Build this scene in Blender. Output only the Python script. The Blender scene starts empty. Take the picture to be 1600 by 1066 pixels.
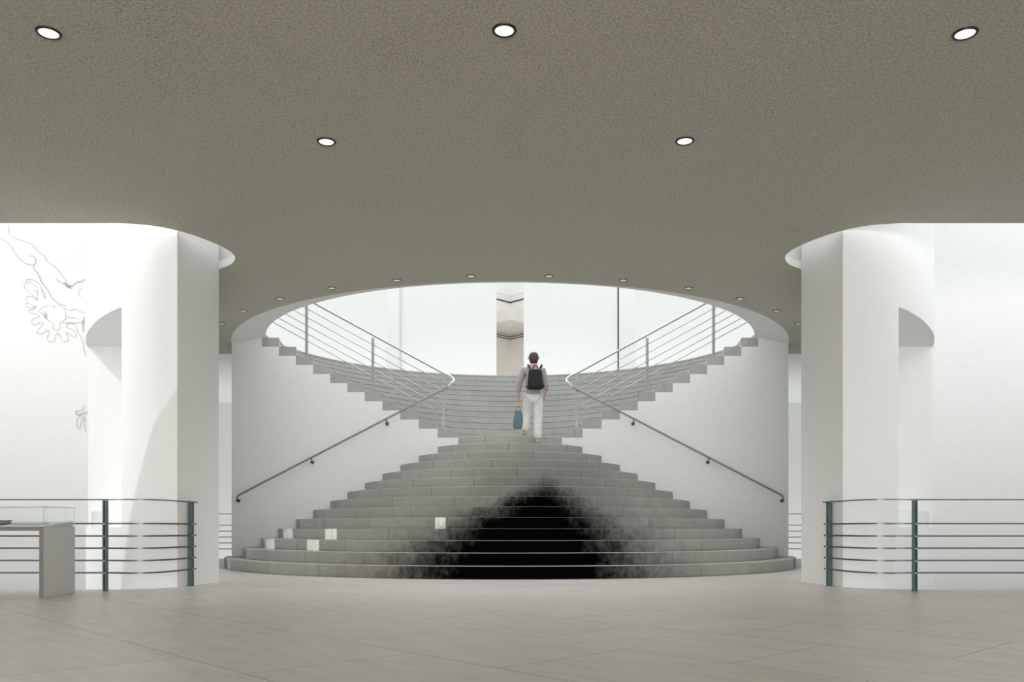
import bpy, bmesh, math, random
from mathutils import Vector, Matrix
random.seed(4)
PI = math.pi
SC = bpy.context.scene
COL = SC.collection
sin, cos = math.sin, math.cos

# ------------------------------------------------------------------ measures
R_ = 0.165                      # one riser
EYE = 0.663
F = 1340.0                      # focal length in px of the 1600 px frame
CY = 16.376                     # centre of the hourglass stair
OFF = 0.820                     # the wall face stands this far before the centre
WY = CY - OFF                   # plane of the stair wall
ZC = 4.02                       # ceiling
ZU = 27 * R_                    # upper floor
RD = 31.0 * R_                  # radius of the stair drum
def RS(i): return (31.4 - 1.834 * (i - 1)) * R_

# ------------------------------------------------------------------ materials
def mat(name, color, rough=0.6, metal=0.0, spec=0.5, noise=None, bump=None, scale=8.0):
    m = bpy.data.materials.new(name); m.use_nodes = True
    nt = m.node_tree; b = nt.nodes['Principled BSDF']
    b.inputs['Base Color'].default_value = (*color, 1)
    b.inputs['Roughness'].default_value = rough
    b.inputs['Metallic'].default_value = metal
    b.inputs['Specular IOR Level'].default_value = spec
    if noise or bump:
        tc = nt.nodes.new('ShaderNodeTexCoord')
        n = nt.nodes.new('ShaderNodeTexNoise'); n.inputs['Scale'].default_value = scale
        n.inputs['Detail'].default_value = 6
        nt.links.new(tc.outputs['Object'], n.inputs['Vector'])
        if noise:
            r = nt.nodes.new('ShaderNodeValToRGB')
            r.color_ramp.elements[0].color = (*[c * (1 - noise) for c in color], 1)
            r.color_ramp.elements[1].color = (*[min(1, c * (1 + noise)) for c in color], 1)
            r.color_ramp.elements[0].position = .3; r.color_ramp.elements[1].position = .7
            nt.links.new(n.outputs['Fac'], r.inputs['Fac'])
            nt.links.new(r.outputs['Color'], b.inputs['Base Color'])
        if bump:
            bp = nt.nodes.new('ShaderNodeBump'); bp.inputs['Strength'].default_value = bump
            bp.inputs['Distance'].default_value = .01
            nt.links.new(n.outputs['Fac'], bp.inputs['Height'])
            nt.links.new(bp.outputs['Normal'], b.inputs['Normal'])
    return m

class NT:
    """tiny node helper"""
    def __init__(s, m): s.t = m.node_tree
    def n(s, kind, **kw):
        nd = s.t.nodes.new(kind)
        for k, v in kw.items(): setattr(nd, k, v)
        return nd
    def put(s, sock, v):
        if hasattr(v, 'is_output'): s.t.links.new(v, sock)
        else: sock.default_value = v
    def math(s, op, a, b=0.0, c=None, clamp=False):
        nd = s.n('ShaderNodeMath', operation=op, use_clamp=clamp)
        s.put(nd.inputs[0], a); s.put(nd.inputs[1], b)
        if c is not None: s.put(nd.inputs[2], c)
        return nd.outputs[0]
    def smooth(s, v, a, b, lo=0.0, hi=1.0):
        nd = s.n('ShaderNodeMapRange', interpolation_type='SMOOTHSTEP')
        s.put(nd.inputs['Value'], v)
        nd.inputs['From Min'].default_value = a; nd.inputs['From Max'].default_value = b
        nd.inputs['To Min'].default_value = lo; nd.inputs['To Max'].default_value = hi
        return nd.outputs['Result']
    def noise(s, vec, scale, detail=5, rough=.55):
        nd = s.n('ShaderNodeTexNoise'); s.put(nd.inputs['Vector'], vec)
        nd.inputs['Scale'].default_value = scale; nd.inputs['Detail'].default_value = detail
        nd.inputs['Roughness'].default_value = rough
        return nd.outputs['Fac']
    def mix(s, f, a, b, blend='MIX'):
        nd = s.n('ShaderNodeMix', data_type='RGBA', blend_type=blend)
        s.put(nd.inputs['Factor'], f)
        for i, v in ((6, a), (7, b)):
            s.put(nd.inputs[i], (*v, 1) if isinstance(v, tuple) and len(v) == 3 else v)
        return nd.outputs[2]

def ceiling_mat():
    m = mat('ceiling_stippled_plaster', (.5, .48, .42), .85, spec=.2)
    h = NT(m); b = m.node_tree.nodes['Principled BSDF']
    co = h.n('ShaderNodeTexCoord').outputs['Object']
    fine = h.noise(co, 55, 3)
    patch = h.smooth(h.noise(co, 1.1, 4), .55, .72)
    v = h.n('ShaderNodeTexVoronoi'); v.inputs['Scale'].default_value = 34; h.put(v.inputs['Vector'], co)
    dots = h.smooth(v.outputs['Distance'], .12, .30)
    base = h.mix(h.smooth(fine, .35, .65), CEIL_A, CEIL_B)
    dark = h.math('MULTIPLY', patch, h.math('SUBTRACT', 1.0, dots), clamp=True)
    h.put(b.inputs['Base Color'], h.mix(h.math('MULTIPLY', dark, .75), base, (.20, .17, .12)))
    bp = h.n('ShaderNodeBump'); bp.inputs['Strength'].default_value = .35; bp.inputs['Distance'].default_value = .008
    h.put(bp.inputs['Height'], h.noise(co, 38, 4)); h.put(b.inputs['Normal'], bp.outputs[0])
    return m

def floor_mat():
    m = mat('stone_floor_slabs', (.4, .38, .35), .38, spec=.45)
    h = NT(m); b = m.node_tree.nodes['Principled BSDF']
    co = h.n('ShaderNodeTexCoord').outputs['Object']
    mp = h.n('ShaderNodeMapping'); h.put(mp.inputs['Vector'], co)
    mp.inputs['Rotation'].default_value = (0, 0, math.radians(47)); mp.inputs['Location'].default_value = (.31, .12, 0)
    br = h.n('ShaderNodeTexBrick'); h.put(br.inputs['Vector'], mp.outputs[0])
    br.inputs['Color1'].default_value = (*FLOOR_A, 1); br.inputs['Color2'].default_value = (*FLOOR_B, 1)
    br.inputs['Mortar'].default_value = (.20, .19, .17, 1); br.inputs['Scale'].default_value = 1
    br.inputs['Mortar Size'].default_value = .0055; br.inputs['Mortar Smooth'].default_value = .3
    br.inputs['Brick Width'].default_value = 1.35; br.inputs['Row Height'].default_value = .95
    br.offset = .5; br.inputs['Bias'].default_value = -.1
    mp2 = h.n('ShaderNodeMapping'); h.put(mp2.inputs['Vector'], mp.outputs[0]); mp2.inputs['Scale'].default_value = (1, 4.5, 1)
    streak = h.noise(mp2.outputs[0], 2.2, 6, .6)
    speck = h.noise(co, 45, 3)
    c = h.mix(h.smooth(streak, .3, .7), (.95, .95, .95), (1.05, 1.05, 1.04))
    c2 = h.mix(1.0, br.outputs['Color'], c, 'MULTIPLY')
    c3 = h.mix(h.smooth(speck, .62, .75, 0, .35), c2, (.52, .50, .46))
    h.put(b.inputs['Base Color'], c3)
    h.put(b.inputs['Roughness'], h.smooth(streak, .3, .7, .42, .36))
    bp = h.n('ShaderNodeBump'); bp.inputs['Strength'].default_value = .12; bp.inputs['Distance'].default_value = .004
    h.put(bp.inputs['Height'], h.noise(co, 30, 5)); h.put(b.inputs['Normal'], bp.outputs[0])
    return m

def stair_mat():
    """grey sawn stone laid in blocks, with a ragged dark patch on the lower middle steps"""
    m = mat('stair_stone_blocks', (.3, .3, .28), .55, spec=.3)
    h = NT(m); b = m.node_tree.nodes['Principled BSDF']
    co = h.n('ShaderNodeTexCoord').outputs['Object']
    sp = h.n('ShaderNodeSeparateXYZ'); h.put(sp.inputs[0], co)
    x, y, z = sp.outputs
    k = h.math('FLOOR', h.math('DIVIDE', h.math('ADD', z, -.0015), R_))
    rad = h.math('SQRT', h.math('ADD', h.math('MULTIPLY', x, x), h.math('MULTIPLY', y, y)))
    ang = h.math('ARCTAN2', x, h.math('ABSOLUTE', y))
    u = h.math('ADD', h.math('DIVIDE', h.math('MULTIPLY', ang, rad), 1.12), h.math('MULTIPLY', k, .377))
    fr = h.math('FRACT', u)
    joint = h.math('LESS_THAN', h.math('ABSOLUTE', h.math('SUBTRACT', fr, .5)), .0045)
    blk = h.n('ShaderNodeTexWhiteNoise', noise_dimensions='2D')
    cmb = h.n('ShaderNodeCombineXYZ'); h.put(cmb.inputs[0], h.math('FLOOR', h.math('ADD', u, .5))); h.put(cmb.inputs[1], k)
    h.put(blk.inputs['Vector'], cmb.outputs[0])
    base = h.mix(blk.outputs['Value'], STAIR_A, STAIR_B)
    mott = h.noise(co, 7, 6, .65)
    base = h.mix(1.0, base, h.mix(h.smooth(mott, .3, .7), (.93, .93, .93), (1.06, 1.06, 1.05)), 'MULTIPLY')
    base = h.mix(h.math('MULTIPLY', joint, h.smooth(y, -.2, .2, .62, .22)), base, (.07, .08, .07))
    # dark patch with ragged edges, fading upward and to the sides
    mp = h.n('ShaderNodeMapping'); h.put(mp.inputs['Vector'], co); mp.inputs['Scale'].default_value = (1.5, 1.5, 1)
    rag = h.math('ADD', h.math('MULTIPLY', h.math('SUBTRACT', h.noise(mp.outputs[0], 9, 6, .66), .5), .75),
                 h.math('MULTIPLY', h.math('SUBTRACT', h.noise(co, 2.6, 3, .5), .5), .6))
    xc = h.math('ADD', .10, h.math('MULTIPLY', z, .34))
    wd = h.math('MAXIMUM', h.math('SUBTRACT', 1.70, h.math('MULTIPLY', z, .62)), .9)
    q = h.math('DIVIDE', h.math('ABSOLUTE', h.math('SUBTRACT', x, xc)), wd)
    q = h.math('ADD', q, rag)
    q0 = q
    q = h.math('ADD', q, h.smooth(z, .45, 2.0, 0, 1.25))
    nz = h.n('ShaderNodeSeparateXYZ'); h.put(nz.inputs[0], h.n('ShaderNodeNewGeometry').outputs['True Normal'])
    front = h.math('MULTIPLY', h.math('LESS_THAN', h.math('ABSOLUTE', nz.outputs[2]), .5), h.math('LESS_THAN', y, 0.0))   # the risers, not the treads
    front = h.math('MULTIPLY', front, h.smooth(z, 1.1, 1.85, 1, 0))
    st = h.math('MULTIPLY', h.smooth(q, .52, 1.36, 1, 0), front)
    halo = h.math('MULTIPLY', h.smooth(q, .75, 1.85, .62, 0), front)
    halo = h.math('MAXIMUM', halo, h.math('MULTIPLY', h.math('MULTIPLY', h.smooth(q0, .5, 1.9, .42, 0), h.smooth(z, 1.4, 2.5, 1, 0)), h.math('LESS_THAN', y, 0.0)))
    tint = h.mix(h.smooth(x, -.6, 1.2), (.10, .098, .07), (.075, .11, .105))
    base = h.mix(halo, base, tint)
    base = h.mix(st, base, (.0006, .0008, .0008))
    h.put(b.inputs['Base Color'], base)
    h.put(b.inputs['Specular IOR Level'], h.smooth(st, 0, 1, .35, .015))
    bp = h.n('ShaderNodeBump'); bp.inputs['Strength'].default_value = .1; bp.inputs['Distance'].default_value = .004
    h.put(bp.inputs['Height'], h.noise(co, 40, 4)); h.put(b.inputs['Normal'], bp.outputs[0])
    return m

def emit_mat(name, color, strength):
    m = bpy.data.materials.new(name); m.use_nodes = True
    b = m.node_tree.nodes['Principled BSDF']
    b.inputs['Base Color'].default_value = (.8, .8, .8, 1)
    b.inputs['Emission Color'].default_value = (*color, 1)
    b.inputs['Emission Strength'].default_value = strength
    return m

def glass_mat(name, tint):
    m = bpy.data.materials.new(name); m.use_nodes = True
    nt = m.node_tree; nt.nodes.clear()
    out = nt.nodes.new('ShaderNodeOutputMaterial')
    g = nt.nodes.new('ShaderNodeBsdfGlossy'); g.inputs['Roughness'].default_value = .02
    t = nt.nodes.new('ShaderNodeBsdfTransparent'); t.inputs['Color'].default_value = (*tint, 1)
    f = nt.nodes.new('ShaderNodeFresnel'); f.inputs['IOR'].default_value = 1.3
    mx = nt.nodes.new('ShaderNodeMixShader')
    ge = nt.nodes.new('ShaderNodeNewGeometry'); iv = nt.nodes.new('ShaderNodeMath'); iv.operation = 'SUBTRACT'; iv.inputs[0].default_value = 1
    nt.links.new(ge.outputs['Backfacing'], iv.inputs[1]); ml = nt.nodes.new('ShaderNodeMath'); ml.operation = 'MULTIPLY'
    nt.links.new(iv.outputs[0], ml.inputs[0]); nt.links.new(f.outputs[0], ml.inputs[1])
    nt.links.new(ml.outputs[0], mx.inputs[0]); nt.links.new(t.outputs[0], mx.inputs[1]); nt.links.new(g.outputs[0], mx.inputs[2])
    nt.links.new(mx.outputs[0], out.inputs[0])
    return m

CEIL_A, CEIL_B = (.42, .40, .345), (.60, .58, .515)
FLOOR_A, FLOOR_B = (.46, .435, .395), (.50, .475, .435)
STAIR_A, STAIR_B = (.375, .375, .35), (.42, .42, .395)
M = dict(
    white=mat('white_plaster', (.86, .865, .855), .8, spec=.2, noise=.012, bump=.05, scale=14),
    dark_face=mat('white_plaster_worn', (.82, .82, .80), .8, spec=.2, noise=.02, bump=.05, scale=9),
    concrete=mat('grey_concrete', (.28, .28, .27), .8, noise=.05, scale=5),
    drum=mat('white_plaster_stair_wall', (.84, .845, .83), .8, spec=.2, noise=.012, bump=.06, scale=10),
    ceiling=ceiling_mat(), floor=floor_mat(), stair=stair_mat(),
    green=mat('grey_green_painted_steel', (.11, .165, .162), .42, .2, noise=.12, scale=20),
    rail=mat('dark_steel_rail', (.15, .17, .18), .35, .8, noise=.08, scale=30),
    lightrail=mat('satin_steel', (.36, .39, .38), .38, .55, noise=.06, scale=30),
    handrail=mat('brushed_steel_handrail', (.26, .275, .265), .4, .5, noise=.06, scale=25),
    bright=mat('polished_steel', (.55, .60, .58), .4, .5, noise=.04, scale=25),
    bracket=mat('dark_bracket_steel', (.05, .085, .08), .45, .4, noise=.1, scale=30),
    black=mat('black_trim', (.008, .008, .008), .5, noise=.2, scale=30),
    table=mat('white_laminate', (.62, .625, .61), .5, noise=.015, scale=12),
    edge=mat('beige_board_edge', (.215, .195, .165), .6, noise=.08, scale=30),
    book=mat('dark_grey_cover', (.08, .085, .085), .6, noise=.15, scale=30),
    paper=mat('grey_paper', (.50, .48, .47), .8, noise=.05, scale=20),
    glass=glass_mat('clear_case_glass', (.985, .995, .99)),
    glass_edge=mat('green_glass_edge', (.55, .63, .60), .3, noise=.05, scale=20),
    ink=mat('brown_ink_line', (.46, .40, .39), .9, noise=.15, scale=30),
    beige=mat('beige_wall_paint', (.85, .81, .76), .8, noise=.02, scale=6),
    beige_dark=mat('beige_soffit_paint', (.80, .77, .73), .8, noise=.02, scale=6),
    gap=mat('dark_shadow_gap', (.03, .03, .03), .8, noise=.1, scale=10),
    greyp=mat('pale_grey_panel', (.70, .71, .70), .6, noise=.02, scale=8),
    lamp=emit_mat('lit_lens', (1, .965, .93), .30),
    lampdim=emit_mat('dim_lens', (1, .98, .94), .10),
    grey_trim=mat('grey_trim', (.06, .06, .058), .4, .3, noise=.1, scale=30),
    skin=mat('skin', (.50, .32, .24), .55, noise=.06, scale=25),
    hair=mat('dark_hair', (.045, .035, .03), .6, noise=.3, scale=60),
    shirt=mat('grey_shirt_cloth', (.36, .345, .34), .9, noise=.1, scale=30, bump=.3),
    trousers=mat('white_trouser_cloth', (.72, .72, .70), .9, noise=.05, scale=20, bump=.3),
    pack=mat('black_nylon', (.006, .006, .009), .7, noise=.3, scale=40),
    bag=mat('blue_grey_bag_cloth', (.13, .19, .235), .8, noise=.12, scale=30),
    shoe=mat('light_shoe_leather', (.42, .41, .40), .6, noise=.08, scale=30),
)

# ------------------------------------------------------------------ mesh helpers
class MB:
    def __init__(s): s.bm = bmesh.new()
    def box(s, x0, x1, y0, y1, z0, z1):
        vs = [s.bm.verts.new((x, y, z)) for z in (z0, z1) for x, y in ((x0, y0), (x1, y0), (x1, y1), (x0, y1))]
        for f in ((3, 2, 1, 0), (4, 5, 6, 7), (0, 1, 5, 4), (1, 2, 6, 5), (2, 3, 7, 6), (3, 0, 4, 7)):
            s.bm.faces.new([vs[i] for i in f])
        return s
    def obox(s, mtx, sx, sy, sz):
        vs = [s.bm.verts.new(mtx @ Vector((x * sx / 2, y * sy / 2, z * sz / 2))) for z in (-1, 1) for x, y in ((-1, -1), (1, -1), (1, 1), (-1, 1))]
        for f in ((3, 2, 1, 0), (4, 5, 6, 7), (0, 1, 5, 4), (1, 2, 6, 5), (2, 3, 7, 6), (3, 0, 4, 7)):
            s.bm.faces.new([vs[i] for i in f])
        return s
    def prism(s, poly, z0, z1, caps=True):
        a = [s.bm.verts.new((x, y, z0)) for x, y in poly]
        b = [s.bm.verts.new((x, y, z1)) for x, y in poly]
        n = len(poly)
        for i in range(n):
            j = (i + 1) % n
            s.bm.faces.new((a[i], a[j], b[j], b[i]))
        if caps:
            s.bm.faces.new(a[::-1]); s.bm.faces.new(b)
        return s
    def strip(s, p, q, z0, z1):
        """closed prism between two polylines p and q of equal length"""
        n = len(p)
        A = [[s.bm.verts.new((x, y, z)) for x, y in l] for l in (p, q) for z in (z0, z1)]
        p0, p1, q0, q1 = A
        for i in range(n - 1):
            s.bm.faces.new((p1[i], p1[i + 1], q1[i + 1], q1[i]))
            s.bm.faces.new((p0[i + 1], p0[i], q0[i], q0[i + 1]))
            s.bm.faces.new((p0[i], p0[i + 1], p1[i + 1], p1[i]))
            s.bm.faces.new((q0[i + 1], q0[i], q1[i], q1[i + 1]))
        s.bm.faces.new((p0[0], p1[0], q1[0], q0[0])); s.bm.faces.new((p1[-1], p0[-1], q0[-1], q1[-1]))
        return s
    def tube(s, pts, r, n=10, caps=True):
        pts = [Vector(p) for p in pts]
        rs = r if isinstance(r, (list, tuple)) else [r] * len(pts)
        t0 = (pts[1] - pts[0]).normalized()
        up = Vector((0, 0, 1)) if abs(t0.z) < .9 else Vector((1, 0, 0))
        u = t0.cross(up).normalized()
        rings = []
        for i, p in enumerate(pts):
            if i == 0: t = pts[1] - pts[0]
            elif i == len(pts) - 1: t = pts[-1] - pts[-2]
            else: t = (pts[i + 1] - p).normalized() + (p - pts[i - 1]).normalized()
            t = t.normalized() if t.length > 1e-6 else t0
            u = (u - t * u.dot(t))
            u = u.normalized() if u.length > 1e-6 else t.orthogonal().normalized()
            v = t.cross(u)
            rings.append([s.bm.verts.new(p + (u * cos(2 * PI * k / n) + v * sin(2 * PI * k / n)) * rs[i]) for k in range(n)])
        for a, b in zip(rings, rings[1:]):
            for k in range(n):
                s.bm.faces.new((a[k], a[(k + 1) % n], b[(k + 1) % n], b[k]))
        if caps:
            s.bm.faces.new(rings[0][::-1]); s.bm.faces.new(rings[-1])
        return s
    def flat(s, pts, hx, hz):
        """a flat bar along pts: half-thickness hx sideways, hz vertically"""
        pts = [Vector(p) for p in pts]; rings = []
        for i, p in enumerate(pts):
            a = pts[max(0, i - 1)]; b = pts[min(len(pts) - 1, i + 1)]
            t = (b - a); t.z = 0; t.normalize()
            nrm = Vector((-t.y, t.x, 0))
            rings.append([s.bm.verts.new(p + nrm * sx * hx + Vector((0, 0, sz * hz))) for sx, sz in ((-1, -1), (1, -1), (1, 1), (-1, 1))])
        for a, b in zip(rings, rings[1:]):
            for k in range(4): s.bm.faces.new((a[k], a[(k + 1) % 4], b[(k + 1) % 4], b[k]))
        s.bm.faces.new(rings[0][::-1]); s.bm.faces.new(rings[-1])
        return s
    def lathe(s, prof, c=(0, 0, 0), n=32):
        rings = [[s.bm.verts.new((c[0] + r * cos(2 * PI * k / n), c[1] + r * sin(2 * PI * k / n), c[2] + z)) for k in range(n)] for r, z in prof]
        for a, b in zip(rings, rings[1:]):
            for k in range(n): s.bm.faces.new((a[k], a[(k + 1) % n], b[(k + 1) % n], b[k]))
        return s
    def build(s, name, m, parent=None, smooth=False, bevel=0.0, loc=None):
        bmesh.ops.recalc_face_normals(s.bm, faces=s.bm.faces)
        me = bpy.data.meshes.new(name); s.bm.to_mesh(me); s.bm.free()
        me.materials.append(m)
        o = bpy.data.objects.new(name, me); COL.objects.link(o)
        if smooth: shade(o)
        if bevel:
            md = o.modifiers.new('bevel', 'BEVEL'); md.width = bevel; md.segments = 2; md.limit_method = 'ANGLE'; md.angle_limit = math.radians(50)
        if parent: o.parent = parent
        if loc: o.location = loc
        return o

def shade(o, ang=35):
    me = o.data
    for p in me.polygons: p.use_smooth = True
    bm = bmesh.new(); bm.from_mesh(me)
    for e in bm.edges:
        e.smooth = len(e.link_faces) == 2 and e.calc_face_angle(0) < math.radians(ang)
    bm.to_mesh(me); bm.free()

def tag(o, label=None, cat=None, group=None, kind=None):
    if label: o['label'] = label
    if cat: o['category'] = cat
    if group: o['group'] = group
    if kind: o['kind'] = kind
    return o
def struct(o, label=None, cat=None): return tag(o, label, cat, kind='structure')
def empty(name, loc=(0, 0, 0)):
    o = bpy.data.objects.new(name, None); COL.objects.link(o); o.location = loc
    o.empty_display_size = .1
    return o
def mir(pts, s): return [(s * p[0],) + tuple(p[1:]) for p in pts]
def at(px, py, d): return ((px - 797) * d / F, d, EYE + (826 - py) * d / F)

# ------------------------------------------------------------------ floor and ceiling
def arc(c, r, a0, a1, n): return [(c[0] + r * cos(a0 + (a1 - a0) * i / n), c[1] + r * sin(a0 + (a1 - a0) * i / n)) for i in range(n + 1)]
def curve(pts, n=8):
    """Catmull-Rom through points"""
    P = [Vector(p) for p in pts]; P = [P[0] * 2 - P[1]] + P + [P[-1] * 2 - P[-2]]
    out = []
    for i in range(1, len(P) - 2):
        for k in range(n):
            t = k / n; a, b, c, d = P[i - 1:i + 3]
            out.append(tuple(.5 * ((2 * b) + (c - a) * t + (2 * a - 5 * b + 4 * c - d) * t * t + (3 * b - a - 3 * c + d) * t ** 3)))
    out.append(tuple(P[-2]))
    return out

def plate(loops, z):
    """flat plate with holes, by triangle fill"""
    bm = bmesh.new()
    for lp in loops:
        vs = [bm.verts.new((x, y, z)) for x, y in lp]
        for i in range(len(vs)): bm.edges.new((vs[i], vs[(i + 1) % len(vs)]))
    bmesh.ops.triangle_fill(bm, edges=bm.edges[:], use_beauty=True, use_dissolve=False)
    return bm

# floor: main hall with the two light wells cut out of it on the left and right
fedge = curve([(-14, 9.30), (-9, 9.30), (-5, 9.30), (-4.4, 9.31), (-4.1, 9.36), (-3.9, 9.48), (-3.765, 9.68)], 6)
def well(s):
    p = fedge + [(-3.70, 10.4), (-4.15, 11.9), (-4.85, 13.9), (-14, 13.9)]
    return mir(p, s)
outer = [(-14.2, -9), (14.2, -9), (14.2, 18.9), (-14.2, 18.9)]
mb = MB(); mb.bm.free(); mb.bm = plate([outer, well(1), well(-1)], 0)
fl = mb.build('floor', M['floor']); struct(fl)
mb = MB()
for s in (1, -1):
    w = well(s)
    mb.strip(w[:len(fedge)], [(x, y - .0) for x, y in [(p[0], p[1] + .002) for p in w[:len(fedge)]]], -.42, -.001)
struct(mb.build('trim_1', M['white']))

hole = [(-9, 9.43), (-5, 9.43), (-4.5, 9.43), (-4.27, 9.432), (-3.95, 9.51), (-3.71, 9.70), (-3.54, 9.96), (-3.42, 10.25), (-3.385, 10.49), (-3.43, 10.69), (-3.55, 10.9), (-3.75, 11.08), (-4.1, 11.35)]
hole = [(-14, 9.43)] + curve(hole, 6)
def chole(s, grow=0.0):
    p = hole + [(-4.85, 13.95), (-14, 13.95)]
    return mir(p, s)
D0 = 102.2 * R_
RO = 31.6 * R_
a_w = math.asin((WY - D0) / RO)                                     # angle at the wall plane (negative)
rim = arc((0, D0), RO, PI - a_w, 2 * PI + a_w, 72)                  # front arc, left to right
ceil_outer = [(-14.2, -9), (14.2, -9), (14.2, 16.5), (5.06, 16.5), (5.05, WY)] + rim[::-1][1:-1] + [(-5.05, WY), (-5.06, 16.5), (-14.2, 16.5)]
mb = MB(); mb.bm.free(); mb.bm = plate([ceil_outer, chole(1), chole(-1)], ZC)
ce = mb.build('ceiling', M['ceiling']); struct(ce)
# flared rim of the round ceiling opening, up to the edge of the upper floor
ZI, DI, RI = 25.12 * R_, 101.2 * R_, 27.75 * R_
mb = MB(); N = 72
rows = []
for t in (0, .12, .28, .45, .62, .80, 1.0):
    r = RO + (RI - RO) * t; dc = D0 + (DI - D0) * t; z = ZC + (ZI - ZC) * (t ** 1.25)
    a = math.asin((WY - dc) / r)
    rows.append([(x, y, z) for x, y in arc((0, dc), r, PI - a, 2 * PI + a, N)])
rows.append([(x, y, ZU) for x, y, z in rows[-1]])
V = [[mb.bm.verts.new(p) for p in row] for row in rows]
for a, b in zip(V, V[1:]):
    for i in range(N): mb.bm.faces.new((a[i], a[i + 1], b[i + 1], b[i]))
struct(mb.build('trim_2', M['white'], smooth=True))
inner_arc = [(x, y) for x, y, z in rows[-1]]
# flared rims of the two light-well openings
def rim_rows(s):
    """the opening's plaster rim curves back a little as it rises"""
    path = mir(hole[1:], s); out = []
    for off, z in ((0, 0), (.015, .05), (.05, .11), (.10, .16), (.10, .435)):
        row = []
        for i, p in enumerate(path):
            a = Vector(path[max(0, i - 1)]); b = Vector(path[min(len(path) - 1, i + 1)])
            t = (b - a).normalized(); n = Vector((t.y, -t.x)) * s          # away from the opening
            row.append((p[0] + n.x * off, p[1] + n.y * off, ZC + z))
        out.append(row)
    return out
for k, s in enumerate((1, -1)):
    mb = MB(); V = [[mb.bm.verts.new(p) for p in row] for row in rim_rows(s)]
    for a, b in zip(V, V[1:]):
        for i in range(len(a) - 1): mb.bm.faces.new((a[i], a[i + 1], b[i + 1], b[i]))
    struct(mb.build('trim_%d' % (3 + k), M['white'], smooth=True))
# upper floor over the hall
up_outer = [(-14.2, -9), (14.2, -9), (14.2, 16.5), (5.06, 16.5), (5.05, WY)] + inner_arc[::-1] + [(-5.05, WY), (-5.06, 16.5), (-14.2, 16.5)]
def uhole(s):
    return [(x, y) for x, y, z in rim_rows(s)[-1]] + mir([(-4.85, 13.95), (-14, 13.95), (-14, 9.33)], s)
mb = MB(); mb.bm.free(); mb.bm = plate([up_outer, uhole(1), uhole(-1)], ZU)
struct(mb.build('floor_upper', M['white']))
# upper floor behind the stair drum
ring = arc((0, CY), RD, 0, PI, 64)
mb = MB()
mb.strip([(x, y) for x, y in ring], [(x * 3.2, max(y, CY) + 9.0 * sin(PI * i / 64) ** .5) for i, (x, y) in enumerate(ring)], ZU - .42, ZU)
struct(mb.build('floor_upper_back', M['white']))

# ------------------------------------------------------------------ hourglass stair
st = empty('staircase', (0, CY, 0))
tag(st, 'grey stone hourglass staircase, round steps bulging forward below and opening out above', 'staircase')
NS = 96
def clip_arc(r, n=NS, front=False, c=OFF):
    a = math.asin(min(1, c / r))
    if front: return [(r * cos(t), r * sin(t)) for t in [PI + a + (PI - 2 * a) * i / n for i in range(n + 1)]]
    return [(r * cos(t), r * sin(t)) for t in [-a + (PI + 2 * a) * i / n for i in range(n + 1)]]
for i in range(1, 15):
    r = RS(i); p = clip_arc(r, front=True)
    # each step is a solid slab with a slightly overhanging tread
    mb = MB()
    rin = max(RS(i + 1) - .10, 0) if i < 14 else 0
    if i < 14:
        q = clip_arc(max(rin, OFF + .02), front=True)
        mb.strip(p, q, (i - 1) * R_, i * R_)
    else:
        full = p[:-1] + [(r * cos(t), r * sin(t)) for t in [-math.asin(OFF / r) + (PI + 2 * math.asin(OFF / r)) * k / NS for k in range(NS)]]
        mb.prism(full, (i - 1) * R_, i * R_)
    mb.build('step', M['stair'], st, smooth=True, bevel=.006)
for k in range(15, 28):
    ri, ro = RS(29 - k), (RS(28 - k) + .0 if k < 27 else RD)
    mb = MB().strip(clip_arc(ri), clip_arc(ro), (k - 1) * R_, k * R_ - .045)
    mb.strip(clip_arc(ri + .02), clip_arc(ro), k * R_ - .045, k * R_ - .036)          # shadow joint under the tread slab
    mb.strip(clip_arc(ri), clip_arc(ro), k * R_ - .036, k * R_)
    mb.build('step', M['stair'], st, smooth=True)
# white drum that carries the upper flight
mb = MB()
r14 = RS(14)
mb.strip(clip_arc(.9), clip_arc(RD), 0, 13 * R_)
mb.strip(clip_arc(r14), clip_arc(RD), 13 * R_, 14 * R_)
for k in range(15, 27):
    ri = RS(28 - k)
    if ri < RD: mb.strip(clip_arc(ri), clip_arc(RD), (k - 1) * R_, k * R_)
dr = mb.build('wall_stair', M['drum'], loc=(0, CY, 0)); struct(dr)

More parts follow.
